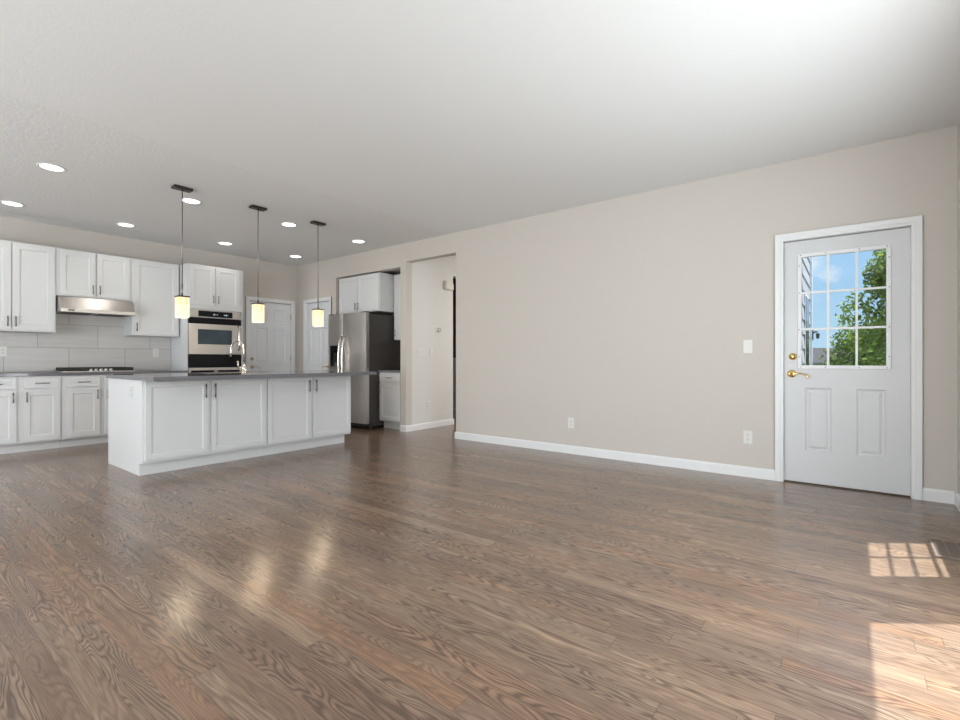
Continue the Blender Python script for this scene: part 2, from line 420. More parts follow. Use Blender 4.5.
# long wall with door, hall opening, fridge alcove and pantry door
D1 = (-0.375, 0.470, 2.075)     # y0, y1, head of the garden door opening
HO = (4.157, 5.111, 2.475)
AL = (5.227, 6.783, 2.412)
D3 = (6.945, 7.665, 2.060)
w = MB()
ys = [(YWO, D1[0], 0, ZC), (D1[0], D1[1], D1[2], ZC), (D1[1], HO[0], 0, ZC), (HO[0], HO[1], HO[2], ZC),
      (HO[1], AL[0], 0, ZC), (AL[0], AL[1], AL[2], ZC), (AL[1], D3[0], 0, ZC), (D3[0], D3[1], D3[2], ZC), (D3[1], YK, 0, ZC)]
for a, b_, z0, z1 in ys: w.box(XR, XRO, a, b_, z0, z1)
w.box(4.945, XRO, D3[0], D3[1], 0, D3[2])
struct('wall_right', w, M['wall'])
# kitchen wall with a door niche
D2 = (3.975, 4.765, 2.055)
w = MB()
w.box(XLO, D2[0], YK, YKO, 0, ZC); w.box(D2[0], D2[1], YK, YKO, D2[2], ZC); w.box(D2[1], XH, YK, YKO, 0, ZC)
w.box(D2[0], D2[1], YK + 0.09, YKO, 0, D2[2])
struct('wall_kitchen', w, M['wall'])
# window wall: window (3.38-4.04) and patio door (1.05-2.985)
WN = (3.38, 4.04, 0.70, 2.15); PD = (1.05, 2.985, 0.03, 2.20)
w = MB()
w.box(XLO, PD[0], YWO, YW, 0, ZC); w.box(PD[0], PD[1], YWO, YW, PD[3], ZC); w.box(PD[0], PD[1], YWO, YW, 0, PD[2])
w.box(PD[1], WN[0], YWO, YW, 0, ZC); w.box(WN[0], WN[1], YWO, YW, WN[3], ZC); w.box(WN[0], WN[1], YWO, YW, 0, WN[2])
w.box(WN[1], XR, YWO, YW, 0, ZC)
struct('wall_window_side', w, M['wall'])
# left wall with two wide windows
LW1 = (1.10, 3.80, 0.45, 2.35); LW2 = (4.45, 6.75, 0.15, 2.30)
w = MB()
w.box(XLO, XL, YW, LW1[0], 0, ZC); w.box(XLO, XL, LW1[1], LW2[0], 0, ZC); w.box(XLO, XL, LW2[1], YK, 0, ZC)
for lw in (LW1, LW2):
    w.box(XLO, XL, lw[0], lw[1], 0, lw[2]); w.box(XLO, XL, lw[0], lw[1], lw[3], ZC)
struct('wall_left', w, M['wall'])
# hall, alcove and foyer walls
w = MB(); w.box(XRO, 5.90, HO[1], AL[0], 0, ZC); w.box(5.90, XH, HO[1], AL[0], 2.41, ZC)
struct('wall_hall', w, M['hall'])
w = MB(); w.box(5.50, 5.60, AL[0], 6.90, 0, ZC); w.box(XRO, 5.50, AL[1], 6.90, 0, ZC); w.box(XRO, 5.50, AL[0], AL[1], 2.45, 2.55)
struct('wall_alcove', w, M['wall'])
struct('wall_hall_right', MB().box(XRO, XH, 2.3, 2.42, 0, ZC), M['hall'])
w = MB(); w.box(XH, XH + 0.12, 2.3, YKO, 1.09, ZC, 0); w.box(XH - 0.02, XH + 0.12, 2.3, YKO, 0, 1.09, 1)
struct('wall_foyer', w, [M['brown_wall'], M['grey_wains']])

# baseboards
BB = [(0, 0), (0.014, 0), (0.014, 0.075), (0.009, 0.088), (0, 0.092)]
def bb_run(mb, axis, face, sgn, a0, a1, side=1):
    """profile stands on the room side (sgn) of the wall face"""
    poly = [(face + sgn * p, z) for p, z in BB]
    mb.prism(poly, 'Y' if axis == 'Y' else 'X', a0, a1)
CW = 0.060                       # casing width
m_ = MB()
bb_run(m_, 'Y', XR, -1, YW + 0.015, D1[0] - CW + 0.02 - 0.001)
bb_run(m_, 'Y', XR, -1, D1[1] + CW - 0.02 + 0.001, HO[0])
bb_run(m_, 'Y', XR, -1, HO[1], AL[0])
bb_run(m_, 'Y', XR, -1, D3[1] + CW, YK)
m_.prism([(HO[0] - 0.0, 0), (HO[0] + 0.014, 0), (HO[0] + 0.014, 0.075), (HO[0], 0.092)], 'X', XR - 0.014, XRO)
struct('baseboard_right', m_, M['trim'])
m_ = MB(); bb_run(m_, 'X', HO[1], -1, XR - 0.014, 5.90); m_.box(5.90, 5.914, HO[1] - 0.014, AL[0], 0, 0.09)
struct('baseboard_hall', m_, M['trim'])
m_ = MB(); bb_run(m_, 'X', YW, 1, PD[1] + 0.06, XR - 0.0); bb_run(m_, 'X', YW, 1, XL, PD[0] - 0.06)
struct('baseboard_window_side', m_, M['trim'])
m_ = MB(); bb_run(m_, 'X', YK, -1, 3.605, D2[0] - CW); struct('baseboard_kitchen', m_, M['trim'])

# casings
def casing_x(name, face, y0, y1, head, wd=CW, t=0.016, rev=0.012, mat='trim'):
    """casing round an opening in a wall whose room face looks to -x"""
    mb = MB()
    for s0, s1 in ((0.0, t), (0.010, t + 0.006)):
        mb.box(face - s1, face, y1 - rev + s0 * 2, y1 - rev + wd, 0, head + wd - rev)
        mb.box(face - s1, face, y0 + rev - wd, y0 + rev - s0 * 2, 0, head + wd - rev)
        mb.box(face - s1, face, y0 + rev - s0 * 2, y1 - rev + s0 * 2, head - rev + s0 * 2, head + wd - rev)
    # jamb liner
    mb.box(face, face + 0.085, y1 - rev - 0.002, y1 - 0.001, 0, head - 0.001)
    mb.box(face, face + 0.085, y0 + 0.001, y0 + rev + 0.002, 0, head - 0.001)
    mb.box(face, face + 0.085, y0 + rev + 0.002, y1 - rev - 0.002, head - rev - 0.002, head - 0.001)
    return struct(name, mb, M[mat], 0.0015)
casing_x('trim_1', XR, D1[0], D1[1], D1[2])
casing_x('trim_3', XR, D3[0], D3[1], D3[2])
mb = MB(); t = 0.016; rev = 0.012
for s0, s1 in ((0.0, t), (0.010, t + 0.006)):
    mb.box(D2[0] + rev - CW, D2[0] + rev - s0 * 2, YK - s1, YK, 0, D2[2] + CW - rev)
    mb.box(D2[1] - rev + s0 * 2, D2[1] - rev + CW, YK - s1, YK, 0, D2[2] + CW - rev)
    mb.box(D2[0] + rev - s0 * 2, D2[1] - rev + s0 * 2, YK - s1, YK, D2[2] - rev + s0 * 2, D2[2] + CW - rev)
mb.box(D2[0] + 0.001, D2[0] + rev, YK, YK + 0.085, 0, D2[2] - 0.001); mb.box(D2[1] - rev, D2[1] - 0.001, YK, YK + 0.085, 0, D2[2] - 0.001)
mb.box(D2[0] + rev, D2[1] - rev, YK, YK + 0.085, D2[2] - rev, D2[2] - 0.001)
struct('trim_2', mb, M['trim'], 0.0015)

# ---------------- hardware builders (local: x across the door, -y into the room)
RAISED = ((0, 0), (0.010, 0.008), (0.022, 0.009), (0.040, 0.002))
def lever_mb(x, z, y, dirx, L_=0.105, r=0.006):
    mb = MB()
    mb.lathe([(0.0, y - 0.012), (0.020, y - 0.011), (0.030, y - 0.006), (0.033, y)], (x, 0, z), 'Y', 28)
    mb.lathe([(0.0, y - 0.050), (0.011, y - 0.048), (0.011, y - 0.01)], (x, 0, z), 'Y', 16)
    pts = []
    for k in range(9):
        q = k / 8; pts.append((x + dirx * L_ * q, y - 0.045 - 0.006 * math.sin(q * PI), z + 0.008 * math.sin(q * PI * 1.1) - 0.004 * q))
    for k in range(1, 7):
        a = k / 6 * PI * 1.2; pts.append((x + dirx * (L_ + 0.014 * math.sin(a)), y - 0.045, z - 0.004 - 0.014 * (1 - math.cos(a))))
    mb.tube(pts, [0.009] + [r] * (len(pts) - 4) + [r * 0.85, r * 0.75, r * 0.6], 12)
    return mb
def bolt_mb(x, z, y, r=0.030):
    mb = MB(); mb.lathe([(0.0, y - 0.018), (0.012, y - 0.018), (0.014, y - 0.014), (r * 0.75, y - 0.013), (r, y - 0.005), (r, y)], (x, 0, z), 'Y', 28)
    mb.box(x - 0.003, x + 0.003, y - 0.030, y - 0.018, z - 0.011, z + 0.011)
    return mb

# garden door with nine-lite window
dw = 0.815
d1 = thing('door_1', 'white half-glazed garden door with nine panes and brass lever on the long wall', 'door', (XR + 0.028, 0.455, 0.012), -PI / 2, kind='structure')
lx0, lx1, lz0, lz1 = 0.122, 0.678, 0.985, 1.905
pan = [(0.150, 0.330, 0.270, 0.800), (0.492, 0.672, 0.270, 0.800)]
MB().slab(0, dw, 0, 2.043, 0, 0.044, pan, [(lx0, lx1, lz0, lz1)], RAISED).build('door_slab', M['door'], d1)
fr = MB()
for (a, b_, c, d) in ((lx0 - 0.024, lx1 + 0.024, lz0 - 0.025, lz0 + 0.004), (lx0 - 0.024, lx1 + 0.024, lz1 - 0.004, lz1 + 0.025),
                      (lx0 - 0.024, lx0 + 0.004, lz0 + 0.004, lz1 - 0.004), (lx1 - 0.004, lx1 + 0.024, lz0 + 0.004, lz1 - 0.004)):
    fr.box(a, b_, -0.011, -0.0005, c, d)
lf = fr.build('window_frame', M['trim'], d1, 0.003)
mu = MB()
for k in (1, 2):
    x = lx0 + (lx1 - lx0) * k / 3; mu.box(x - 0.008, x + 0.008, -0.006, 0.012, lz0 + 0.004, lz1 - 0.004)
    z = lz0 + (lz1 - lz0) * k / 3; mu.box(lx0 + 0.004, lx1 - 0.004, -0.0065, 0.0115, z - 0.008, z + 0.008)
mu.build('glazing_bars', M['trim'], lf)
MB().box(lx0, lx1, 0.018, 0.023, lz0, lz1).build('window_pane', M['glass'], lf)
sc = MB()
for x in (0.12, 0.29, 0.51, 0.68):
    for z in (lz0 - 0.013, lz1 + 0.013): sc.lathe([(0, -0.0135), (0.0035, -0.013), (0.004, -0.011)], (x, 0, z), 'Y', 10)
for z in (1.06, 1.29, 1.6, 1.83):
    for x in (lx0 - 0.013, lx1 + 0.013): sc.lathe([(0, -0.0135), (0.0035, -0.013), (0.004, -0.011)], (x, 0, z), 'Y', 10)
tag(sc.build('frame_screws', M['slot'], lf), 'small dark screw heads')
tag(bolt_mb(0.062, 1.063, 0).build('deadbolt', M['brass'], d1), 'polished brass deadbolt')
tag(lever_mb(0.055, 0.915, 0, 1).build('lever_handle', M['brass'], d1), 'polished brass curled lever handle')
for z in (0.25, 1.11, 1.83):
    MB().tube([(dw + 0.006, -0.006, z - 0.048), (dw + 0.006, -0.006, z + 0.048)], 0.0075, 10).box(dw - 0.004, dw + 0.004, -0.003, 0.02, z - 0.045, z + 0.045).build('hinge', M['trim'], d1)
tag(MB().box(0.002, dw - 0.002, -0.002, 0.046, -0.011, -0.001).build('door_sweep', M['threshold'], d1), 'dark sweep along the bottom edge')
struct('trim_4', MB().prism([(XR - 0.012, 0.0), (XR + 0.10, 0.0), (XR + 0.10, 0.012 - 0.0125 + 0.001), (XR + 0.0, 0.0008), ], 'Y', D1[0] + 0.016, D1[1] - 0.016), M['threshold'])

# six-panel interior door on the kitchen wall
w2 = D2[1] - D2[0] - 0.034
d2 = thing('door_2', 'white six-panel door on the kitchen wall between the oven cabinet and the room corner', 'door', (D2[0] + 0.017, YK + 0.022, 0.012), 0, kind='structure')
def six(wd):
    m1, m2 = 0.105, 0.10; cw = (wd - 2 * m1 - m2) / 2
    P = []
    for x in (m1, m1 + cw + m2):
        P += [(x, x + cw, 0.22, 0.80), (x, x + cw, 0.985, 1.58), (x, x + cw, 1.68, 1.91)]
    return P
MB().slab(0, w2, 0, 2.025, 0, 0.036, six(w2), (), RAISED).build('door_slab', M['door2'], d2)
tag(bolt_mb(0.055, 1.055, 0).build('deadbolt', M['satin_brass'], d2), 'satin metal deadbolt')
tag(lever_mb(0.055, 0.915, 0, 1, 0.10).build('lever_handle', M['satin_brass'], d2), 'satin metal lever handle')
for z in (0.25, 1.07, 1.80):
    tag(MB().tube([(w2 + 0.004, -0.004, z - 0.045), (w2 + 0.004, -0.004, z + 0.045)], 0.006, 10).build('hinge', M['rod'], d2), 'dark metal hinge')
# narrow pantry door left of the refrigerator
w3 = D3[1] - D3[0] - 0.034
d3 = thing('door_3', 'narrow white panelled pantry door left of the refrigerator', 'door', (XR + 0.022, D3[1] - 0.017, 0.012), -PI / 2, kind='structure')
MB().slab(0, w3, 0, 2.03, 0, 0.036, six(w3), (), RAISED).build('door_slab', M['door2'], d3)
tag(lever_mb(w3 - 0.055, 0.925, 0, -1, 0.10).build('lever_handle', M['brass'], d3), 'brass lever handle')

# windows of the outer walls
def window(name, x0, x1, z0, z1, cols, rows, yface, axis='X', fr_=0.03, glass_y=None, bar=0.0065, label=None):
    """frame + bars + pane standing in the plane y (axis X) or x (axis Y)"""
    def bx(mb, a, b_, c0, c1, z_0, z_1):
        if axis == 'X': mb.box(a, b_, c0, c1, z_0, z_1)
        else: mb.box(c0, c1, a, b_, z_0, z_1)
    o = thing(name, label, 'window', ((x0 + x1) / 2, yface, z0) if axis == 'X' else (yface, (x0 + x1) / 2, z0), 0, kind='structure')
    org = o.location
    f = MB(); c0, c1 = yface - 0.025, yface + 0.025
    bx(f, x0, x1, c0, c1, z0, z0 + fr_); bx(f, x0, x1, c0, c1, z1 - fr_, z1)
    bx(f, x0, x0 + fr_, c0, c1, z0 + fr_, z1 - fr_); bx(f, x1 - fr_, x1, c0, c1, z0 + fr_, z1 - fr_)
    wf = f.build('window_frame', M['trim'], o, 0, org)
    b = MB(); X0, X1, Z0, Z1 = x0 + fr_, x1 - fr_, z0 + fr_, z1 - fr_
    for k in range(1, cols):
        x = X0 + (X1 - X0) * k / cols; bx(b, x - bar, x + bar, yface - 0.008, yface + 0.008, Z0, Z1)
    for k in range(1, rows):
        z = Z0 + (Z1 - Z0) * k / rows; bx(b, X0, X1, yface - 0.007, yface + 0.007, z - bar, z + bar)
    if cols > 1 or rows > 1: b.build('glazing_bars', M['trim'], wf, 0, org)
    g = MB(); bx(g, X0, X1, yface - 0.002, yface + 0.002, Z0, Z1)
    g.build('window_pane', M['glass'], wf, 0, org)
    return o
window('window_1', WN[0] + 0.001, WN[1] - 0.001, WN[2] + 0.001, WN[3] - 0.001, 2, 5, -0.68, label='narrow grilled window on the sunny wall beside the garden door')
window('window_2', PD[0] + 0.001, PD[1] - 0.001, PD[2] + 0.001, PD[3] - 0.001, 2, 1, -0.68, bar=0.035, fr_=0.025, label='tall glazed patio door on the sunny wall')
window('window_3', LW1[0] + .001, LW1[1] - .001, LW1[2] + .001, LW1[3] - .001, 3, 1, -3.09, 'Y', label='wide window on the far left wall of the living room', bar=0.02)
window('window_4', LW2[0] + .001, LW2[1] - .001, LW2[2] + .001, LW2[3] - .001, 2, 1, -3.09, 'Y', label='glazed dining door on the far left wall', bar=0.03)

# backsplash
mb = MB(); mb.box(0.60, 1.4635, YK - 0.010, YK - 0.0005, 0.902, 1.374); mb.box(1.4635, 2.238, YK - 0.010, YK - 0.0005, 0.902, 1.828)
mb.box(2.238, 2.815, YK - 0.010, YK - 0.0005, 0.902, 1.374)
struct('wall_backsplash', mb, M['tile'])

# ================================================================== CABINETS
SHK = ((0, 0), (0.004, 0.001), (0.009, 0.008))
def pull(mb, x, y, z, L_, vertical=True, r=0.0055):
    so = 0.028
    if vertical:
        mb.tube([(x, y - so, z - L_ / 2), (x, y - so, z + L_ / 2)], r, 10)
        for s in (-1, 1): mb.tube([(x, y, z + s * L_ * 0.36), (x, y - so, z + s * L_ * 0.36)], r * 0.8, 8)
    else:
        mb.tube([(x - L_ / 2, y - so, z), (x + L_ / 2, y - so, z)], r, 10)
        for s in (-1, 1): mb.tube([(x + s * L_ * 0.36, y, z), (x + s * L_ * 0.36, y - so, z)], r * 0.8, 8)
    return mb
def cabinet(name, label, cat, loc, rz, w, d, z0, z1, doors=(), drawers=(), toe=0.0, toe_in=0.075, group=None, mat='cab', stile=0.055, left_panel=False, hollow=None, pull_len=0.115):
    """local: x 0..w, face frame at y=0, cabinet reaches to y=d; doors stand 0.019 proud (y -0.019..0)"""
    o = thing(name, label, cat, loc, rz, group)
    b = MB()
    if hollow:                       # side panels, top and bottom decks round an open bay (hz0..hz1)
        hz0, hz1 = hollow
        b.box(0, w, 0, d, toe, hz0); b.box(0, w, 0, d, hz1, z1)
        b.box(0, 0.02, 0, d, hz0, hz1); b.box(w - 0.02, w, 0, d, hz0, hz1)
    else:
        b.box(0, w, 0, d, z0 + toe, z1)
    if toe:
        b.box(0 if not left_panel else 0.0, w - (0.04 if left_panel else 0), toe_in, d, z0, z0 + toe)
    b.build('body', M[mat], o, 0.0012)
    for (x0, x1, a, c, side, hz) in doors:
        dr = MB().slab(x0, x1, a, c, -0.020, 0.0195, [(x0 + stile, x1 - stile, a + stile, c - stile)], (), SHK).build('cabinet_door', M[mat], o)
        hx = x1 - 0.028 if side == 'R' else x0 + 0.028
        tag(pull(MB(), hx, -0.020, hz, pull_len).build('pull_handle', M['pull'], dr), 'dark metal bar pull')
    for (x0, x1, a, c) in drawers:
        dr = MB().slab(x0, x1, a, c, -0.020, 0.0195, [(x0 + 0.02, x1 - 0.02, a + 0.02, c - 0.02)], (), ((0, 0), (0.004, 0.002))).build('drawer_front', M[mat], o)
        tag(pull(MB(), (x0 + x1) / 2, -0.020, (a + c) / 2, 0.125, False).build('pull_handle', M['pull'], dr), 'dark metal bar pull')
    return o
YU = 7.62                        # wall cabinet face frame
UD = YK - YU - 0.0005
g_up = 'white wall cabinets along the kitchen wall'
cabinet('wall_cabinet', 'tall white two-door wall cabinet left of the range hood', 'cabinet', (0.690, YU, 0), 0, 0.772, UD, 1.378, 2.408,
        [(0.015, 0.3755, 1.395, 2.392, 'R', 1.49), (0.3865, 0.757, 1.395, 2.392, 'L', 1.49)], group=g_up, stile=0.06)
cabinet('wall_cabinet', 'short white two-door wall cabinet directly above the range hood', 'cabinet', (1.4635, YU, 0), 0, 0.773, UD, 1.832, 2.408,
        [(0.030, 0.378, 1.848, 2.392, 'R', 1.935), (0.394, 0.743, 1.848, 2.392, 'L', 1.935)], group=g_up, stile=0.055)
cabinet('wall_cabinet', 'white single-door wall cabinet between the range hood and the oven cabinet', 'cabinet', (2.238, YU, 0), 0, 0.572, UD, 1.378, 2.408,
        [(0.020, 0.552, 1.395, 2.392, 'L', 1.49)], group=g_up, stile=0.06)
YB = 7.37                        # base cabinet and oven tower face
BD = YK - YB - 0.0005
g_b = 'white base cabinets along the kitchen wall'
def basepair(x, wd, lab, a, b_, c, d):
    return cabinet('base_cabinet', lab, 'cabinet', (x, YB, 0), 0, wd, BD, 0, 0.860,
        [(a, b_, 0.125, 0.700, 'R', 0.625), (c, d, 0.125, 0.700, 'L', 0.625)],
        [(a, b_, 0.722, 0.838), (c, d, 0.722, 0.838)], toe=0.105, group=g_b)
basepair(0.690, 0.772, 'white base cabinet with two drawers, leftmost at the frame edge left of the cooktop', 0.030, 0.385, 0.440, 0.757)
basepair(1.4635, 0.773, 'white base cabinet with two drawers directly under the gas cooktop', 0.045, 0.364, 0.412, 0.735)
basepair(2.238, 0.572, 'white base cabinet between the cooktop cabinet and the oven cabinet, mostly behind the island', 0.025, 0.265, 0.307, 0.547)
# oven tower
TWX, TWW, TWC = 2.822, 0.740, 0.775
cabinet('oven_cabinet', 'tall white cabinet housing the wall oven at the right end of the kitchen run', 'cabinet', (TWX, YB, 0), 0, TWC, BD, 0, 2.408,
        [(0.022, TWW / 2 - 0.006, 1.835, 2.392, 'R', 1.925), (TWW / 2 + 0.006, TWW - 0.022, 1.835, 2.392, 'L', 1.925)],
        [(0.022, TWW - 0.022, 0.125, 0.36)], toe=0.105, hollow=(0.40, 1.775))
# kitchen worktop
mb = MB(); mb.box(0.60, 2.818, YB - 0.030, YK - 0.011, 0.8605, 0.897)
tag(mb.build('kitchen_countertop', M['counter'], None, 0.003), 'long grey stone countertop along the tiled kitchen wall', 'countertop')

# island
IX0, IXM, IX1, IY0, IY1 = 1.545, 2.695, 3.800, 5.005, 5.945
g_i = 'white cabinets of the kitchen island'
cabinet('island_cabinet', 'left half of the white island, its end panel facing the frame edge', 'cabinet', (IX0, IY0, 0), 0, IXM - IX0 - 0.0005, IY1 - IY0, 0, 0.862,
        [(0.022, 0.553, 0.140, 0.845, 'R', 0.745), (0.583, IXM - IX0 - 0.012, 0.140, 0.845, 'L', 0.745)], toe=0.115, toe_in=0.068, group=g_i, stile=0.045, pull_len=0.14)
cabinet('island_cabinet', 'right half of the white island, nearest the refrigerator', 'cabinet', (IXM + 0.0005, IY0, 0), 0, IX1 - IXM, IY1 - IY0, 0, 0.862,
        [(0.012, 0.532, 0.140, 0.845, 'R', 0.745), (0.566, IX1 - IXM - 0.010, 0.140, 0.845, 'L', 0.745)], toe=0.115, toe_in=0.068, group=g_i, stile=0.045, left_panel=True, pull_len=0.14)
# island worktop with a sink cut-out
CT = MB(); cx0, cx1, cy0, cy1 = 1.530, 3.960, 4.690, 5.985
sx0, sx1, sy0, sy1 = 2.28, 3.06, 5.46, 5.87
CT.box(cx0, cx1, cy0, sy0, 0.8625, 0.900); CT.box(cx0, cx1, sy1, cy1, 0.8625, 0.900)
CT.box(cx0, sx0, sy0, sy1, 0.8625, 0.900); CT.box(sx1, cx1, sy0, sy1, 0.8625, 0.900)
tag(CT.build('island_countertop', M['counter']), 'grey stone countertop overhanging the white kitchen island', 'countertop')
sk = thing('kitchen_sink', 'undermount steel sink set into the island countertop behind the faucet', 'sink', ((sx0 + sx1) / 2, (sy0 + sy1) / 2, 0.863))
ox, oy = (sx0 + sx1) / 2, (sy0 + sy1) / 2
b = MB(); hw, hd = (sx1 - sx0) / 2 - 0.002, (sy1 - sy0) / 2 - 0.002
# shallow bowl kept inside the stone thickness
b.box(-hw, hw, -hd, hd, 0.0006, 0.004)
b.box(-hw, -hw + 0.004, -hd, hd, 0.004, 0.030); b.box(hw - 0.004, hw, -hd, hd, 0.004, 0.030)
b.box(-hw + 0.004, hw - 0.004, -hd, -hd + 0.004, 0.004, 0.030); b.box(-hw + 0.004, hw - 0.004, hd - 0.004, hd, 0.004, 0.030)
b.build('bowl', M['steel'], sk)
MB().lathe([(0, 0.006), (0.03, 0.0065), (0.042, 0.008), (0.045, 0.0042)], (0, 0, 0), 'Z', 24).build('drain', M['chrome'], sk)
# faucet
fa = thing('gooseneck_faucet', 'chrome gooseneck faucet with side lever rising from the island countertop', 'faucet', (2.628, 5.36, 0.900))
MB().lathe([(0.0, 0.0), (0.028, 0.0), (0.028, 0.006), (0.020, 0.012), (0.018, 0.09), (0.014, 0.10), (0.0, 0.101)], (0, 0, 0), 'Z', 24).build('faucet_base', M['chrome'], fa)
pts = [(0, 0, 0.095), (0, 0, 0.25)]
for k in range(1, 13):
    a = PI * k / 12 * 1.06; pts.append((-0.030 * (1 - math.cos(a)) , 0.088 * (1 - math.cos(a)), 0.25 + 0.105 * math.sin(a)))
pts.append((pts[-1][0] - 0.002, pts[-1][1] + 0.006, pts[-1][2] - 0.045))
MB().tube(pts, 0.0105, 14).build('spout', M['chrome'], fa)
MB().tube([(0, 0, 0.055), (-0.055, 0.0, 0.058)], 0.011, 12).tube([(-0.055, 0, 0.052), (-0.062, 0.0, 0.09), (-0.066, -0.002, 0.135)], [0.010, 0.008, 0.007], 10).build('lever', M['chrome'], fa)

# ================================================================== APPLIANCES
# range hood
hd_ = thing('range_hood', 'stainless steel under-cabinet range hood above the cooktop', 'range hood', (1.848, YK - 0.012, 1.63))
hw = 0.376
h0 = MB()
prof = [(-0.0, 0.0), (-0.50, 0.0), (-0.50, 0.035), (-0.395, 0.19), (0.0, 0.19)]
h0.prism([(p, q) for p, q in prof], 'X', -hw, hw)
h0.build('hood_body', M['steel'], hd_, 0.003)
MB().box(-hw - 0.001, hw + 0.001, -0.508, -0.5005, -0.004, 0.040).build('front_lip', M['steel'], hd_, 0.002)
tag(MB().box(-0.33, -0.03, -0.44, -0.10, -0.006, -0.0005).box(0.03, 0.33, -0.44, -0.10, -0.006, -0.0005).build('grease_filter', M['slot'], hd_), 'dark filters under the hood')
tag(MB().box(-0.31, -0.25, -0.511, -0.5085, 0.008, 0.026).build('control_switch', M['black'], hd_), 'black control strip')
# cooktop
ck = thing('gas_cooktop', 'black gas cooktop with iron grates set on the kitchen counter', 'cooktop', (1.85, 7.63, 0.8975))
MB().box(-0.375, 0.375, -0.245, 0.245, 0.0, 0.012).build('cooktop_plate', M['steel'], ck, 0.003)
tag(MB().box(-0.365, 0.365, -0.235, 0.235, 0.0122, 0.016).build('glass_surface', M['blackglass'], ck), 'black glossy surface')
for cx in (-0.235, 0.0, 0.235):
    g = MB()
    for y in (-0.21, -0.07, 0.07, 0.21): g.box(cx - 0.11, cx + 0.11, y - 0.006, y + 0.006, 0.045, 0.055)
    for x in (-0.105, 0.0, 0.105): g.box(cx + x - 0.006, cx + x + 0.006, -0.215, 0.215, 0.0452, 0.0548)
    for y in (-0.21, 0.21): g.box(cx - 0.111, cx + 0.111, y - 0.005, y + 0.005, 0.0162, 0.0455)
    for x in (-0.105, 0.105): g.box(cx + x - 0.005, cx + x + 0.005, -0.204, 0.204, 0.022, 0.0456)
    g.build('grate', M['iron'], ck, 0.002)
for cx in (-0.235, 0.235):
    for cy in (-0.12, 0.12):
        MB().lathe([(0, 0.034), (0.032, 0.033), (0.036, 0.026), (0.045, 0.024), (0.045, 0.0162)], (cx, cy, 0), 'Z', 24).build('burner', M['iron'], ck)
for k in range(5):
    tag(MB().lathe([(0, 0.042), (0.016, 0.041), (0.019, 0.036), (0.020, 0.0162)], (-0.10 + 0.05 * k, -0.226, 0), 'Z', 20).build('knob', M['nickel'], ck), 'metal burner knob')

# double wall oven (upper oven with side handle, lower oven)
ow = thing('double_oven', 'stainless and black double wall oven built into the tall white cabinet', 'oven', (TWX + TWW / 2, YB, 0))
hw = TWW / 2 - 0.022
MB().box(-hw, hw, 0.002, 0.54, 0.405, 1.770).build('oven_body', M['black'], ow)
hf = TWW / 2 - 0.004
MB().box(-hf, hf, -0.022, 0.0, 1.655, 1.768).build('control_panel', M['steel'], ow, 0.002)
cp = tag(MB().box(-0.235, 0.240, -0.026, -0.0222, 1.668, 1.752).build('display', M['blackglass'], ow), 'black control display')
for x, w_, h_ in ((-0.03, 0.010, 0.024), (-0.012, 0.008, 0.010), (0.014, 0.012, 0.010), (0.115, 0.016, 0.010), (0.142, 0.012, 0.022), (0.165, 0.008, 0.010)):
    tag(MB().box(x, x + w_, -0.0275, -0.0262, 1.705 - h_ / 2, 1.705 + h_ / 2).build('display_digit', M['digits'], cp), 'lit mark on the display')
tag(MB().box(-hf, hf, -0.030, 0.0, 1.566, 1.650).build('vent_band', M['blackglass'], ow), 'black glossy band above the oven door')
ud = MB().slab(-hf, hf, 1.130, 1.562, -0.042, 0.040, (), [(-0.25, 0.225, 1.270, 1.487)]).build('upper_door', M['steel'], ow)
tag(MB().box(-0.249, 0.224, -0.038, -0.03, 1.271, 1.486).build('oven_window', M['ovenglass'], ud), 'dark glass window with a blue-green reflection painted into its colour')
hpts = [(0.318, -0.042, 1.195), (0.318, -0.080, 1.215), (0.312, -0.088, 1.28), (0.310, -0.090, 1.36), (0.312, -0.088, 1.45), (0.318, -0.080, 1.525), (0.318, -0.042, 1.545)]
tag(MB().tube(hpts, 0.0155, 12).build('door_handle', M['chrome'], ud), 'bright vertical handle on the right of the door')
tag(MB().box(-hf, hf, -0.030, 0.0, 0.938, 1.126).build('lower_display_band', M['blackglass'], ow), 'black glass band of the lower oven')
ld = MB().slab(-hf, hf, 0.412, 0.935, -0.042, 0.040, (), [(-0.34, 0.34, 0.50, 0.897)]).build('lower_door', M['steel'], ow)
tag(MB().box(-0.339, 0.339, -0.040, -0.03, 0.501, 0.896).build('oven_window', M['blackglass'], ld), 'black glass front')
tag(MB().tube([(-0.31, -0.075, 0.80), (0.31, -0.075, 0.80)], 0.013, 12).tube([(-0.28, -0.040, 0.80), (-0.28, -0.075, 0.80)], 0.008, 8).tube([(0.28, -0.040, 0.80), (0.28, -0.075, 0.80)], 0.008, 8).build('door_handle', M['black'], ld), 'black horizontal handle')
lg = MB(); lg.lathe([(0, -0.0455), (0.020, -0.045), (0.022, -0.0402)], (0, 0, 0), 'Y', 24)
lg.v = [(x * 1.5, y, 0.880 + z * 0.55) for x, y, z in lg.v]
tag(lg.build('badge', M['logo'], ld), 'small oval silver badge')

# refrigerator
FX, FY0, FY1, FZ = 4.63, 5.730, 6.680, 1.762
fr_ = thing('refrigerator', 'stainless side-by-side refrigerator with water dispenser in the wall alcove', 'refrigerator', (FX + 0.07, FY1, 0), -PI / 2)
W_ = FY1 - FY0
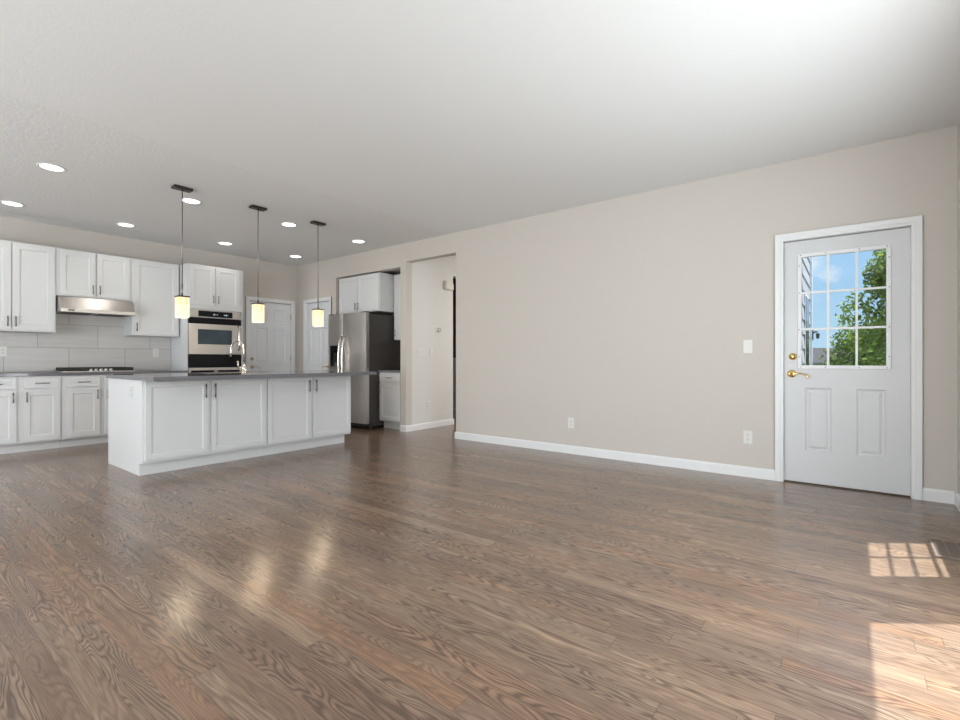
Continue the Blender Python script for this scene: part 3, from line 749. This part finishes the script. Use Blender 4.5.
# local x = 0 at the left (y=FY1) .. W_, y=0 at the body front (x world = FX+0.07)
tag(MB().box(0.004, W_ - 0.004, 0.0, 0.70, 0.035, 1.745).build('body', M['fridge_side'], fr_, 0.004), 'dark charcoal textured sides')
sp_ = 0.395
def fdoor(x0, x1, hole=None):
    mb = MB(); n = 10; ya = -0.070; pts = []
    for k in range(n + 1):
        q = k / n; x = x0 + (x1 - x0) * q; e = 0.010 * (1 - (2 * q - 1) ** 4) 
        pts.append((x, ya + 0.010 - e))
    poly = [(x0, -0.006)] + pts + [(x1, -0.006)]
    if hole is None: mb.prism(poly, 'Z', 0.085, FZ)
    else:
        mb.prism(poly, 'Z', 0.085, hole[2]); mb.prism(poly, 'Z', hole[3], FZ)
        for a, c in ((x0, hole[0]), (hole[1], x1)):
            pp = [p for p in pts if a < p[0] < c]
            f_ = lambda x: ya + 0.010 - 0.010 * (1 - (2 * (x - x0) / (x1 - x0) - 1) ** 4)
            mb.prism([(a, -0.006), (a, f_(a))] + pp + [(c, f_(c)), (c, -0.006)], 'Z', hole[2], hole[3])
        mb.box(hole[0], hole[1], -0.012, -0.006, hole[2], hole[3])
    return mb
DH = (0.065, 0.300, 0.885, 1.275)
fl_ = fdoor(0.002, sp_ - 0.003, DH).build('freezer_door', M['steel2'], fr_)
frd = fdoor(sp_ + 0.003, W_ - 0.002).build('fridge_door', M['steel2'], fr_)
dp = MB(); a, b_, c, d = DH
dp.box(a + .001, b_ - .001, -0.0705, -0.012, d - 0.12, d - .001); dp.box(a + .001, a + 0.014, -0.070, -0.012, c + .001, d - 0.12); dp.box(b_ - 0.014, b_ - .001, -0.070, -0.012, c + .001, d - 0.12)
dpo = tag(dp.build('dispenser', M['blackglass'], fl_), 'black water and ice dispenser')
tag(MB().box(a + 0.014, b_ - 0.014, -0.070, -0.012, c + .001, c + 0.055).build('drip_tray', M['steel'], dpo), 'light grey drip tray')
MB().box((a + b_) / 2 - 0.02, (a + b_) / 2 + 0.02, -0.045, -0.038, c + 0.13, d - 0.12).build('dispenser_paddle', M['black'], dpo)
for door, hx in ((fl_, sp_ - 0.045), (frd, sp_ + 0.045)):
    p_ = []
    for k in range(13):
        q = k / 12; p_.append((hx, -0.078 - 0.050 * math.sin(q * PI) ** 0.5, 0.62 + 0.80 * q))
    p_[0] = (hx, -0.068, 0.62); p_[-1] = (hx, -0.068, 1.42)
    tag(MB().tube(p_, 0.013, 12).build('door_handle', M['chrome'], door), 'long bowed chrome handle')
tag(MB().box(0.01, W_ - 0.01, -0.030, -0.001, 0.030, 0.080).build('base_grille', M['black'], fr_), 'black base grille')
for x in (0.03, W_ - 0.03):
    tag(MB().lathe([(0.0, 0.0), (0.022, 0.0), (0.022, 0.018), (0.014, 0.0345), (0, 0.0345)], (x, 0.04, 0), 'Z', 18).build('foot', M['fridge_side'], fr_), 'grey front foot')
for x in (0.06, W_ - 0.06):
    tag(MB().box(x - 0.045, x + 0.045, -0.06, 0.02, FZ + 0.001, FZ + 0.014).build('hinge_cover', M['black'], fr_), 'black hinge cover')

# alcove cabinets (fronts look to -x)
cabinet('wall_cabinet', 'white two-door cabinet directly above the refrigerator', 'cabinet', (4.89, 6.72, 0), -PI / 2, 1.000, 0.60, 1.800, 2.392,
        [(0.010, 0.482, 1.812, 2.380, 'R', 1.90), (0.490, 0.990, 1.812, 2.380, 'L', 1.90)], stile=0.05, group='white cabinets in the refrigerator alcove')
cabinet('wall_cabinet', 'narrow white wall cabinet right of the refrigerator, above the alcove counter', 'cabinet', (5.19, 5.7175, 0), -PI / 2, 0.485, 0.305, 1.360, 2.392,
        [(0.012, 0.472, 1.372, 2.380, 'L', 1.47)], stile=0.055, group='white cabinets in the refrigerator alcove')
cabinet('base_cabinet', 'white base cabinet with one drawer right of the refrigerator in the alcove', 'cabinet', (4.890, 5.715, 0), -PI / 2, 0.483, 0.605, 0, 0.858,
        [(0.012, 0.470, 0.135, 0.690, 'L', 0.60)], [(0.012, 0.470, 0.715, 0.840)], toe=0.115, stile=0.055, group='white cabinets in the refrigerator alcove')
mb = MB(); mb.box(4.862, 5.498, 5.230, 5.722, 0.8585, 0.892)
tag(mb.build('alcove_countertop', M['counter'], None, 0.002), 'short dark stone countertop on the base cabinet beside the refrigerator', 'countertop')

# ================================================================== LIGHT FITTINGS
def pendant(loc, label):
    o = thing('pendant_light', label, 'pendant light', loc, 0, 'pendant lights over the island')
    x = 0
    MB().box(-0.085, 0.085, -0.045, 0.045, -0.028, -0.0003).lathe([(0.0, -0.040), (0.012, -0.039), (0.015, -0.028)], (0, 0, 0), 'Z', 16).build('canopy', M['bronze'], o, 0.008)
    zt = 1.674 - loc[2]
    tag(MB().tube([(0, 0, -0.030), (0, 0, zt + 0.10)], 0.0045, 10).tube([(0, 0, zt + 0.12), (0, 0, zt)], 0.0075, 10).build('rod', M['rod'], o), 'slim nickel rod')
    hf_ = 0.047
    MB().box(-hf_ - 0.004, hf_ + 0.004, -hf_ - 0.004, hf_ + 0.004, zt - 0.014, zt).build('shade_cap', M['bronze'], o, 0.003)
    sh = MB(); zb = zt - 0.212
    z_m = zt - 0.088
    s_ = MB()
    # outer glass: four walls, open beneath
    for (a, b_, c, d) in ((-hf_, hf_, -hf_, -hf_ + 0.004), (-hf_, hf_, hf_ - 0.004, hf_), (-hf_, -hf_ + 0.004, -hf_ + 0.004, hf_ - 0.004), (hf_ - 0.004, hf_, -hf_ + 0.004, hf_ - 0.004)):
        s_.box(a, b_, c, d, zb, zt - 0.0145)
    so = s_.build('shade', M['shade'], o)
    for (a, b_) in ((-0.042, -0.032), (0.006, 0.026)):
        MB().box(a, b_, -hf_ - 0.002, -hf_ - 0.0003, z_m, zt - 0.016).build('amber_strip', M['shade_top'], so)
        MB().box(-hf_ - 0.002, -hf_ - 0.0003, a, b_, z_m, zt - 0.016).build('amber_strip', M['shade_top'], so)
    MB().lathe([(0.0, zb + 0.03), (0.020, zb + 0.035), (0.026, zb + 0.07), (0.020, zb + 0.11), (0.012, zb + 0.13), (0.012, zt - 0.016)], (0, 0, 0), 'Z', 20).build('bulb', M['shade_in'], o)
    return o
for x, lab in ((1.945, 'left pendant light with square amber glass shade, nearest the hood'), (2.708, 'middle pendant light with square amber glass shade over the island'),
               (3.465, 'right pendant light with square amber glass shade, nearest the refrigerator')):
    pendant((x, 5.20, ZC), lab)
    l = bpy.data.lights.new('pendant_bulb', 'POINT'); l.energy = 4.5; l.color = (1.0, 0.80, 0.56); l.shadow_soft_size = 0.04
    lo = bpy.data.objects.new('pendant_bulb', l); COL.objects.link(lo); lo.location = (x, 5.20, 1.40)

def can(loc, label):
    o = thing('recessed_light', label, 'recessed light', loc, 0, 'recessed lights in the kitchen ceiling')
    MB().lathe([(0.079, -0.0003), (0.098, -0.0003), (0.099, -0.003), (0.094, -0.007), (0.080, -0.006), (0.0795, -0.001)], (0, 0, 0), 'Z', 40).build('trim_ring', M['trim'], o)
    MB().lathe([(0.0, -0.0035), (0.0785, -0.0025), (0.0788, -0.0004), (0, -0.0004)], (0, 0, 0), 'Z', 40).build('lens', M['lens'], o)
    return o
cans = [(1.04, 5.57, 'recessed light in the near row, leftmost one, closest to the camera'),
        (2.17, 5.57, 'recessed light in the near row just behind the left pendant'),
        (3.295, 5.57, 'recessed light in the near row between the middle and right pendants'),
        (4.37, 5.57, 'recessed light in the near row, rightmost, right of all pendants'),
        (1.02, 7.20, 'recessed light in the far row, at the left frame edge'),
        (2.05, 7.20, 'recessed light in the far row above the range hood'),
        (3.26, 7.20, 'recessed light in the far row above the oven cabinet'),
        (4.38, 7.20, 'recessed light in the far row, nearest the kitchen corner')]
for x, y, lab in cans:
    can((x, y, ZC), lab)
    l = bpy.data.lights.new('downlight', 'SPOT'); l.energy = 4.5; l.color = (1.0, 0.95, 0.88); l.spot_size = math.radians(130); l.spot_blend = 0.8; l.shadow_soft_size = 0.07
    lo = bpy.data.objects.new('downlight', l); COL.objects.link(lo); lo.location = (x, y, ZC - 0.03)

# ================================================================== WALL PLATES
def plate(kind, label, cat, loc, rz, gangs=1, col='plate', group=None):
    """local: plate in the xz plane, faces -y"""
    o = thing({'switch': 'light_switch', 'outlet': 'wall_outlet'}[kind], label, cat, loc, rz, group)
    w_ = 0.072 + 0.046 * (gangs - 1)
    MB().box(-w_ / 2, w_ / 2, -0.0065, -0.0003, -0.058, 0.058).build('cover_plate', M[col], o, 0.002)
    for g in range(gangs):
        cx = (g - (gangs - 1) / 2) * 0.046
        if kind == 'switch':
            MB().box(cx - 0.016, cx + 0.016, -0.0095, -0.0066, -0.033, 0.033).build('rocker', M[col], o, 0.001)
        else:
            for s in (-1, 1):
                r_ = MB().box(cx - 0.017, cx + 0.017, -0.0085, -0.0066, s * 0.0195 - 0.014, s * 0.0195 + 0.014).build('socket', M[col], o, 0.002)
                q = MB(); q.box(cx - 0.009, cx - 0.006, -0.0092, -0.0086, s * 0.0195 - 0.003, s * 0.0195 + 0.007)
                q.box(cx + 0.006, cx + 0.009, -0.0092, -0.0086, s * 0.0195 - 0.003, s * 0.0195 + 0.007)
                q.lathe([(0, -0.0092), (0.0025, -0.0092), (0.0025, -0.0086)], (cx, 0, s * 0.0195 - 0.009), 'Y', 8)
                tag(q.build('slots', M['slot'], r_), 'dark plug slots')
    return o
RW = -PI / 2
plate('switch', 'white light switch on the long wall left of the garden door', 'light switch', (XR, 0.727, 1.165), RW)
plate('outlet', 'white wall outlet low on the long wall, nearest the garden door', 'outlet', (XR, 0.727, 0.355), RW)
plate('outlet', 'white wall outlet low in the middle of the long blank wall', 'outlet', (XR, 2.47, 0.342), RW)
plate('outlet', 'white outlet on the tile backsplash right of the cooktop', 'outlet', (2.62, YK - 0.010, 1.146), 0)
plate('outlet', 'white outlet on the tile backsplash at the left frame edge', 'outlet', (1.02, YK - 0.010, 1.146), 0, 2)
plate('outlet', 'white outlet on the left end panel of the island', 'outlet', (IX0, 5.28, 0.745), RW, col='cab')
plate('switch', 'white three-gang switch plate on the hall wall below the thermostat', 'light switch', (5.165, HO[1], 1.165), 0, 3)
plate('switch', 'white single switch plate right beside the three-gang plate in the hall', 'light switch', (5.385, HO[1], 1.165), 0)
plate('outlet', 'white outlet low on the hall wall', 'outlet', (5.318, HO[1], 0.36), 0)
th = thing('thermostat', 'round white thermostat with dark ring on the hall wall', 'thermostat', (5.543, HO[1], 1.515))
MB().box(-0.060, 0.060, -0.006, -0.0003, -0.050, 0.050).build('back_plate', M['plate'], th, 0.003)
MB().lathe([(0.0, -0.030), (0.030, -0.029), (0.036, -0.024), (0.040, -0.0063)], (0, 0, 0), 'Y', 32).build('dial', M['plate'], th)
tag(MB().lathe([(0.020, -0.0285), (0.020, -0.0312), (0.028, -0.0308), (0.030, -0.0285)], (0, 0, 0), 'Y', 32).build('dial_ring', M['rod'], th), 'grey ring')
dc = thing('door_chime', 'cream door chime box high on the hall wall', 'door chime', (5.78, HO[1], 2.235))
MB().box(-0.10, 0.10, -0.035, -0.0003, -0.065, 0.040).build('chime_back', M['plate_cream'], dc, 0.004)
MB().box(-0.10, -0.035, -0.060, -0.0355, -0.060, 0.075).build('chime_cover', M['plate_cream'], dc, 0.004)

# floor register
rg = thing('floor_register', 'brown metal floor vent beside the small sunlit patch', 'floor vent', (3.67, -0.42, 0.0), 0.0)
r0 = MB(); r0.box(-0.165, 0.165, -0.062, -0.050, 0.0004, 0.005); r0.box(-0.165, 0.165, 0.050, 0.062, 0.0004, 0.005)
r0.box(-0.165, -0.150, -0.050, 0.050, 0.0004, 0.005); r0.box(0.150, 0.165, -0.050, 0.050, 0.0004, 0.005)
r0.build('register_frame', M['register'], rg, 0.001)
MB().box(-0.150, 0.150, -0.050, 0.050, 0.0004, 0.0012).build('duct_shadow', M['gap'], rg)  # flat dark sheet stands in for the shade below the louvers
s0 = MB()
for k in range(20):
    x = -0.1425 + k * 0.015; s0.box(x - 0.003, x + 0.003, -0.050, 0.050, 0.0014, 0.0042)
s0.box(-0.150, 0.150, -0.003, 0.003, 0.0013, 0.0045)
s0.build('louvers', M['register'], rg)

# ================================================================== OUTSIDE THE GARDEN DOOR
struct('ground', MB().box(XH + 0.6, 90, -60, 60, -3.2, -3.0), M['lawn'])
dk = thing('deck', 'wooden deck outside the garden door', 'deck', (6.2, -0.6, -0.2))
MB().box(-1.18, 1.4, -2.4, 1.05, -0.05, 0.0).build('deck_boards', M['deck'], dk)
for x in (-1.0, 1.3):
    for y in (-2.3, 0.95): MB().box(x - 0.06, x + 0.06, y - 0.06, y + 0.06, -2.8, -0.0505).build('post', M['deck'], dk)
# eave above the door
mb = MB(); mb.prism([(XRO + 0.001, 2.90), (5.345, 2.78), (5.345, 2.92), (XRO + 0.001, 3.12)], 'Y', YWO, 0.50)
struct('trim_5', mb, M['exttrim'])
# the wing of the house seen at the left of the panes
wg = thing('house_wing', 'white lap-sided house wing seen at the left edge of the door panes', 'house', (7.7, 1.5, -3.0))
ox, oy, oz = 7.7, 1.5, -3.0
XA, XB, YA = XH + 0.135, 9.45, 0.52
MB().box(XA, XB - 0.02, YA + 0.03, 3.4, -3.0, 5.6).build('wall', M['siding'], wg, 0, (ox, oy, oz))
lp = MB(); z = -3.0
while z < 5.5:
    lp.prism([(YA + 0.029, z), (YA - 0.011, z), (YA - 0.011, z + 0.012), (YA + 0.002, z + 0.20), (YA + 0.029, z + 0.20)], 'X', XA, XB - 0.10)
    z += 0.20
lp.build('lap_siding', M['siding'], wg, 0, (ox, oy, oz))
MB().box(XB - 0.10, XB, YA - 0.03, 3.4, -3.0, 5.6).build('corner_board', M['exttrim'], wg, 0, (ox, oy, oz))
wf = MB(); wf.box(8.12, 8.80, YA - 0.018, YA - 0.012, 0.26, 1.99); wfo = wf.build('window_trim', M['exttrim'], wg, 0, (ox, oy, oz))
MB().box(8.16, 8.76, YA - 0.024, YA - 0.0185, 0.3, 1.95).build('window_glass', M['extwin'], wfo, 0, (ox, oy, oz))
MB().prism([(XA - 0.2, 5.6), (XB + 0.4, 5.6), ((XA + XB) / 2, 6.4)], 'Y', YA - 0.4, 3.6).build('roof', M['roofing'], wg, 0, (ox, oy, oz))
ln_ = thing('wall_lantern', 'small dark wall lantern on the corner of the white house wing', 'lantern', (XB - 0.05, YA - 0.032, 1.45))
MB().box(-0.04, 0.04, -0.012, 0.0, -0.08, 0.08).build('back_plate', M['black'], ln_)
MB().tube([(0, -0.01, 0.03), (0, -0.04, 0.05), (0, -0.07, 0.045)], 0.012, 8).build('arm', M['black'], ln_)
MB().lathe([(0, 0.03), (0.032, 0.016), (0.026, 0.010), (0.020, -0.060), (0, -0.065)], (0, -0.07, 0), 'Z', 8, smooth=False).build('lamp_housing', M['black'], ln_)
# far neighbour house
nh = thing('neighbor_house', 'distant house with grey roof seen low through the bottom left pane', 'house', (34, 0.8, -3.0))
def nb(mb, name, mat, par): return mb.build(name, mat, par)
hb = nb(MB().box(-3, 3, -2.6, 4.0, 0, 3.9), 'walls', M['siding'], nh)
nb(MB().prism([(-3.5, 3.9), (3.5, 3.9), (0, 4.75)], 'Y', -3.0, 4.4), 'roof', M['roofing'], nh)
for y in (-1.6, 0.2, 2.0):
    f = nb(MB().box(-3.06, -3.002, y - 0.55, y + 0.55, 2.4, 3.5), 'window', M['exttrim'], nh)
    nb(MB().box(-3.09, -3.062, y - 0.45, y + 0.45, 2.5, 3.4), 'pane', M['extwin'], f)

# tree
def tree(name, label, loc, height, rad, leaves, cz, crown_h, lsize, seed, group=None):
    rn = random.Random(seed)
    o = thing(name, label, 'tree', loc, 0, group)
    tr = MB(); tr.tube([(0, 0, 0), (0.05, 0.02, height * 0.35), (0.0, -0.03, height * 0.7), (0.03, 0, height * 0.95)], [0.10, 0.08, 0.05, 0.012], 10)
    cl = []
    for k in range(60):
        q = rn.random() ** 0.8; zz = cz + crown_h * (q - 0.0)
        rr = rad * (1 - q * 0.72) * (0.35 + 0.65 * rn.random()); a = rn.random() * 2 * PI
        cl.append((rr * math.cos(a), rr * math.sin(a), zz, 0.16 + 0.22 * rn.random() * (1 - q * 0.5)))
    for c in cl[:26]:
        z0 = max(0.6, c[2] - 0.6); tr.tube([(0, 0, z0), (c[0] * 0.5, c[1] * 0.5, (z0 + c[2]) / 2 + 0.1), (c[0], c[1], c[2])], [0.035, 0.02, 0.006], 6)
    tr.build('trunk', M['bark'], o)
    lf_ = MB()
    for k in range(leaves):
        c = cl[rn.randrange(len(cl))]
        v = Vector((rn.gauss(0, 1), rn.gauss(0, 1), rn.gauss(0, 1))).normalized() * c[3] * 1.5 * rn.random() ** 0.4
        p = Vector(c[:3]) + v
        s = lsize * (0.7 + 0.6 * rn.random())
        n = (v.normalized() * 0.7 + Vector((rn.gauss(0, .5), rn.gauss(0, .5), rn.gauss(0, .5) + 0.3))).normalized()
        t = n.cross(Vector((rn.gauss(0, 1), rn.gauss(0, 1), rn.gauss(0, 1)))).normalized(); b_ = n.cross(t)
        lf_._add([p - t * s, p + b_ * s * 0.5 + n * s * .12, p + t * s, p - b_ * s * 0.5 + n * s * .12], [(0, 1, 2), (0, 2, 3)])
    tag(lf_.build('foliage', M['leaf'], o), 'green leaves')
    return o
tree('garden_tree', 'tall leafy green tree filling the right column of the door panes', (11.2, -0.72, -3.0), 6.1, 1.35, 15000, 2.0, 4.05, 0.05, 3)
tree('garden_tree', 'lower leafy tree behind the tall one in the bottom middle pane', (14.0, -0.25, -3.0), 4.6, 1.1, 9000, 1.8, 2.9, 0.055, 11)
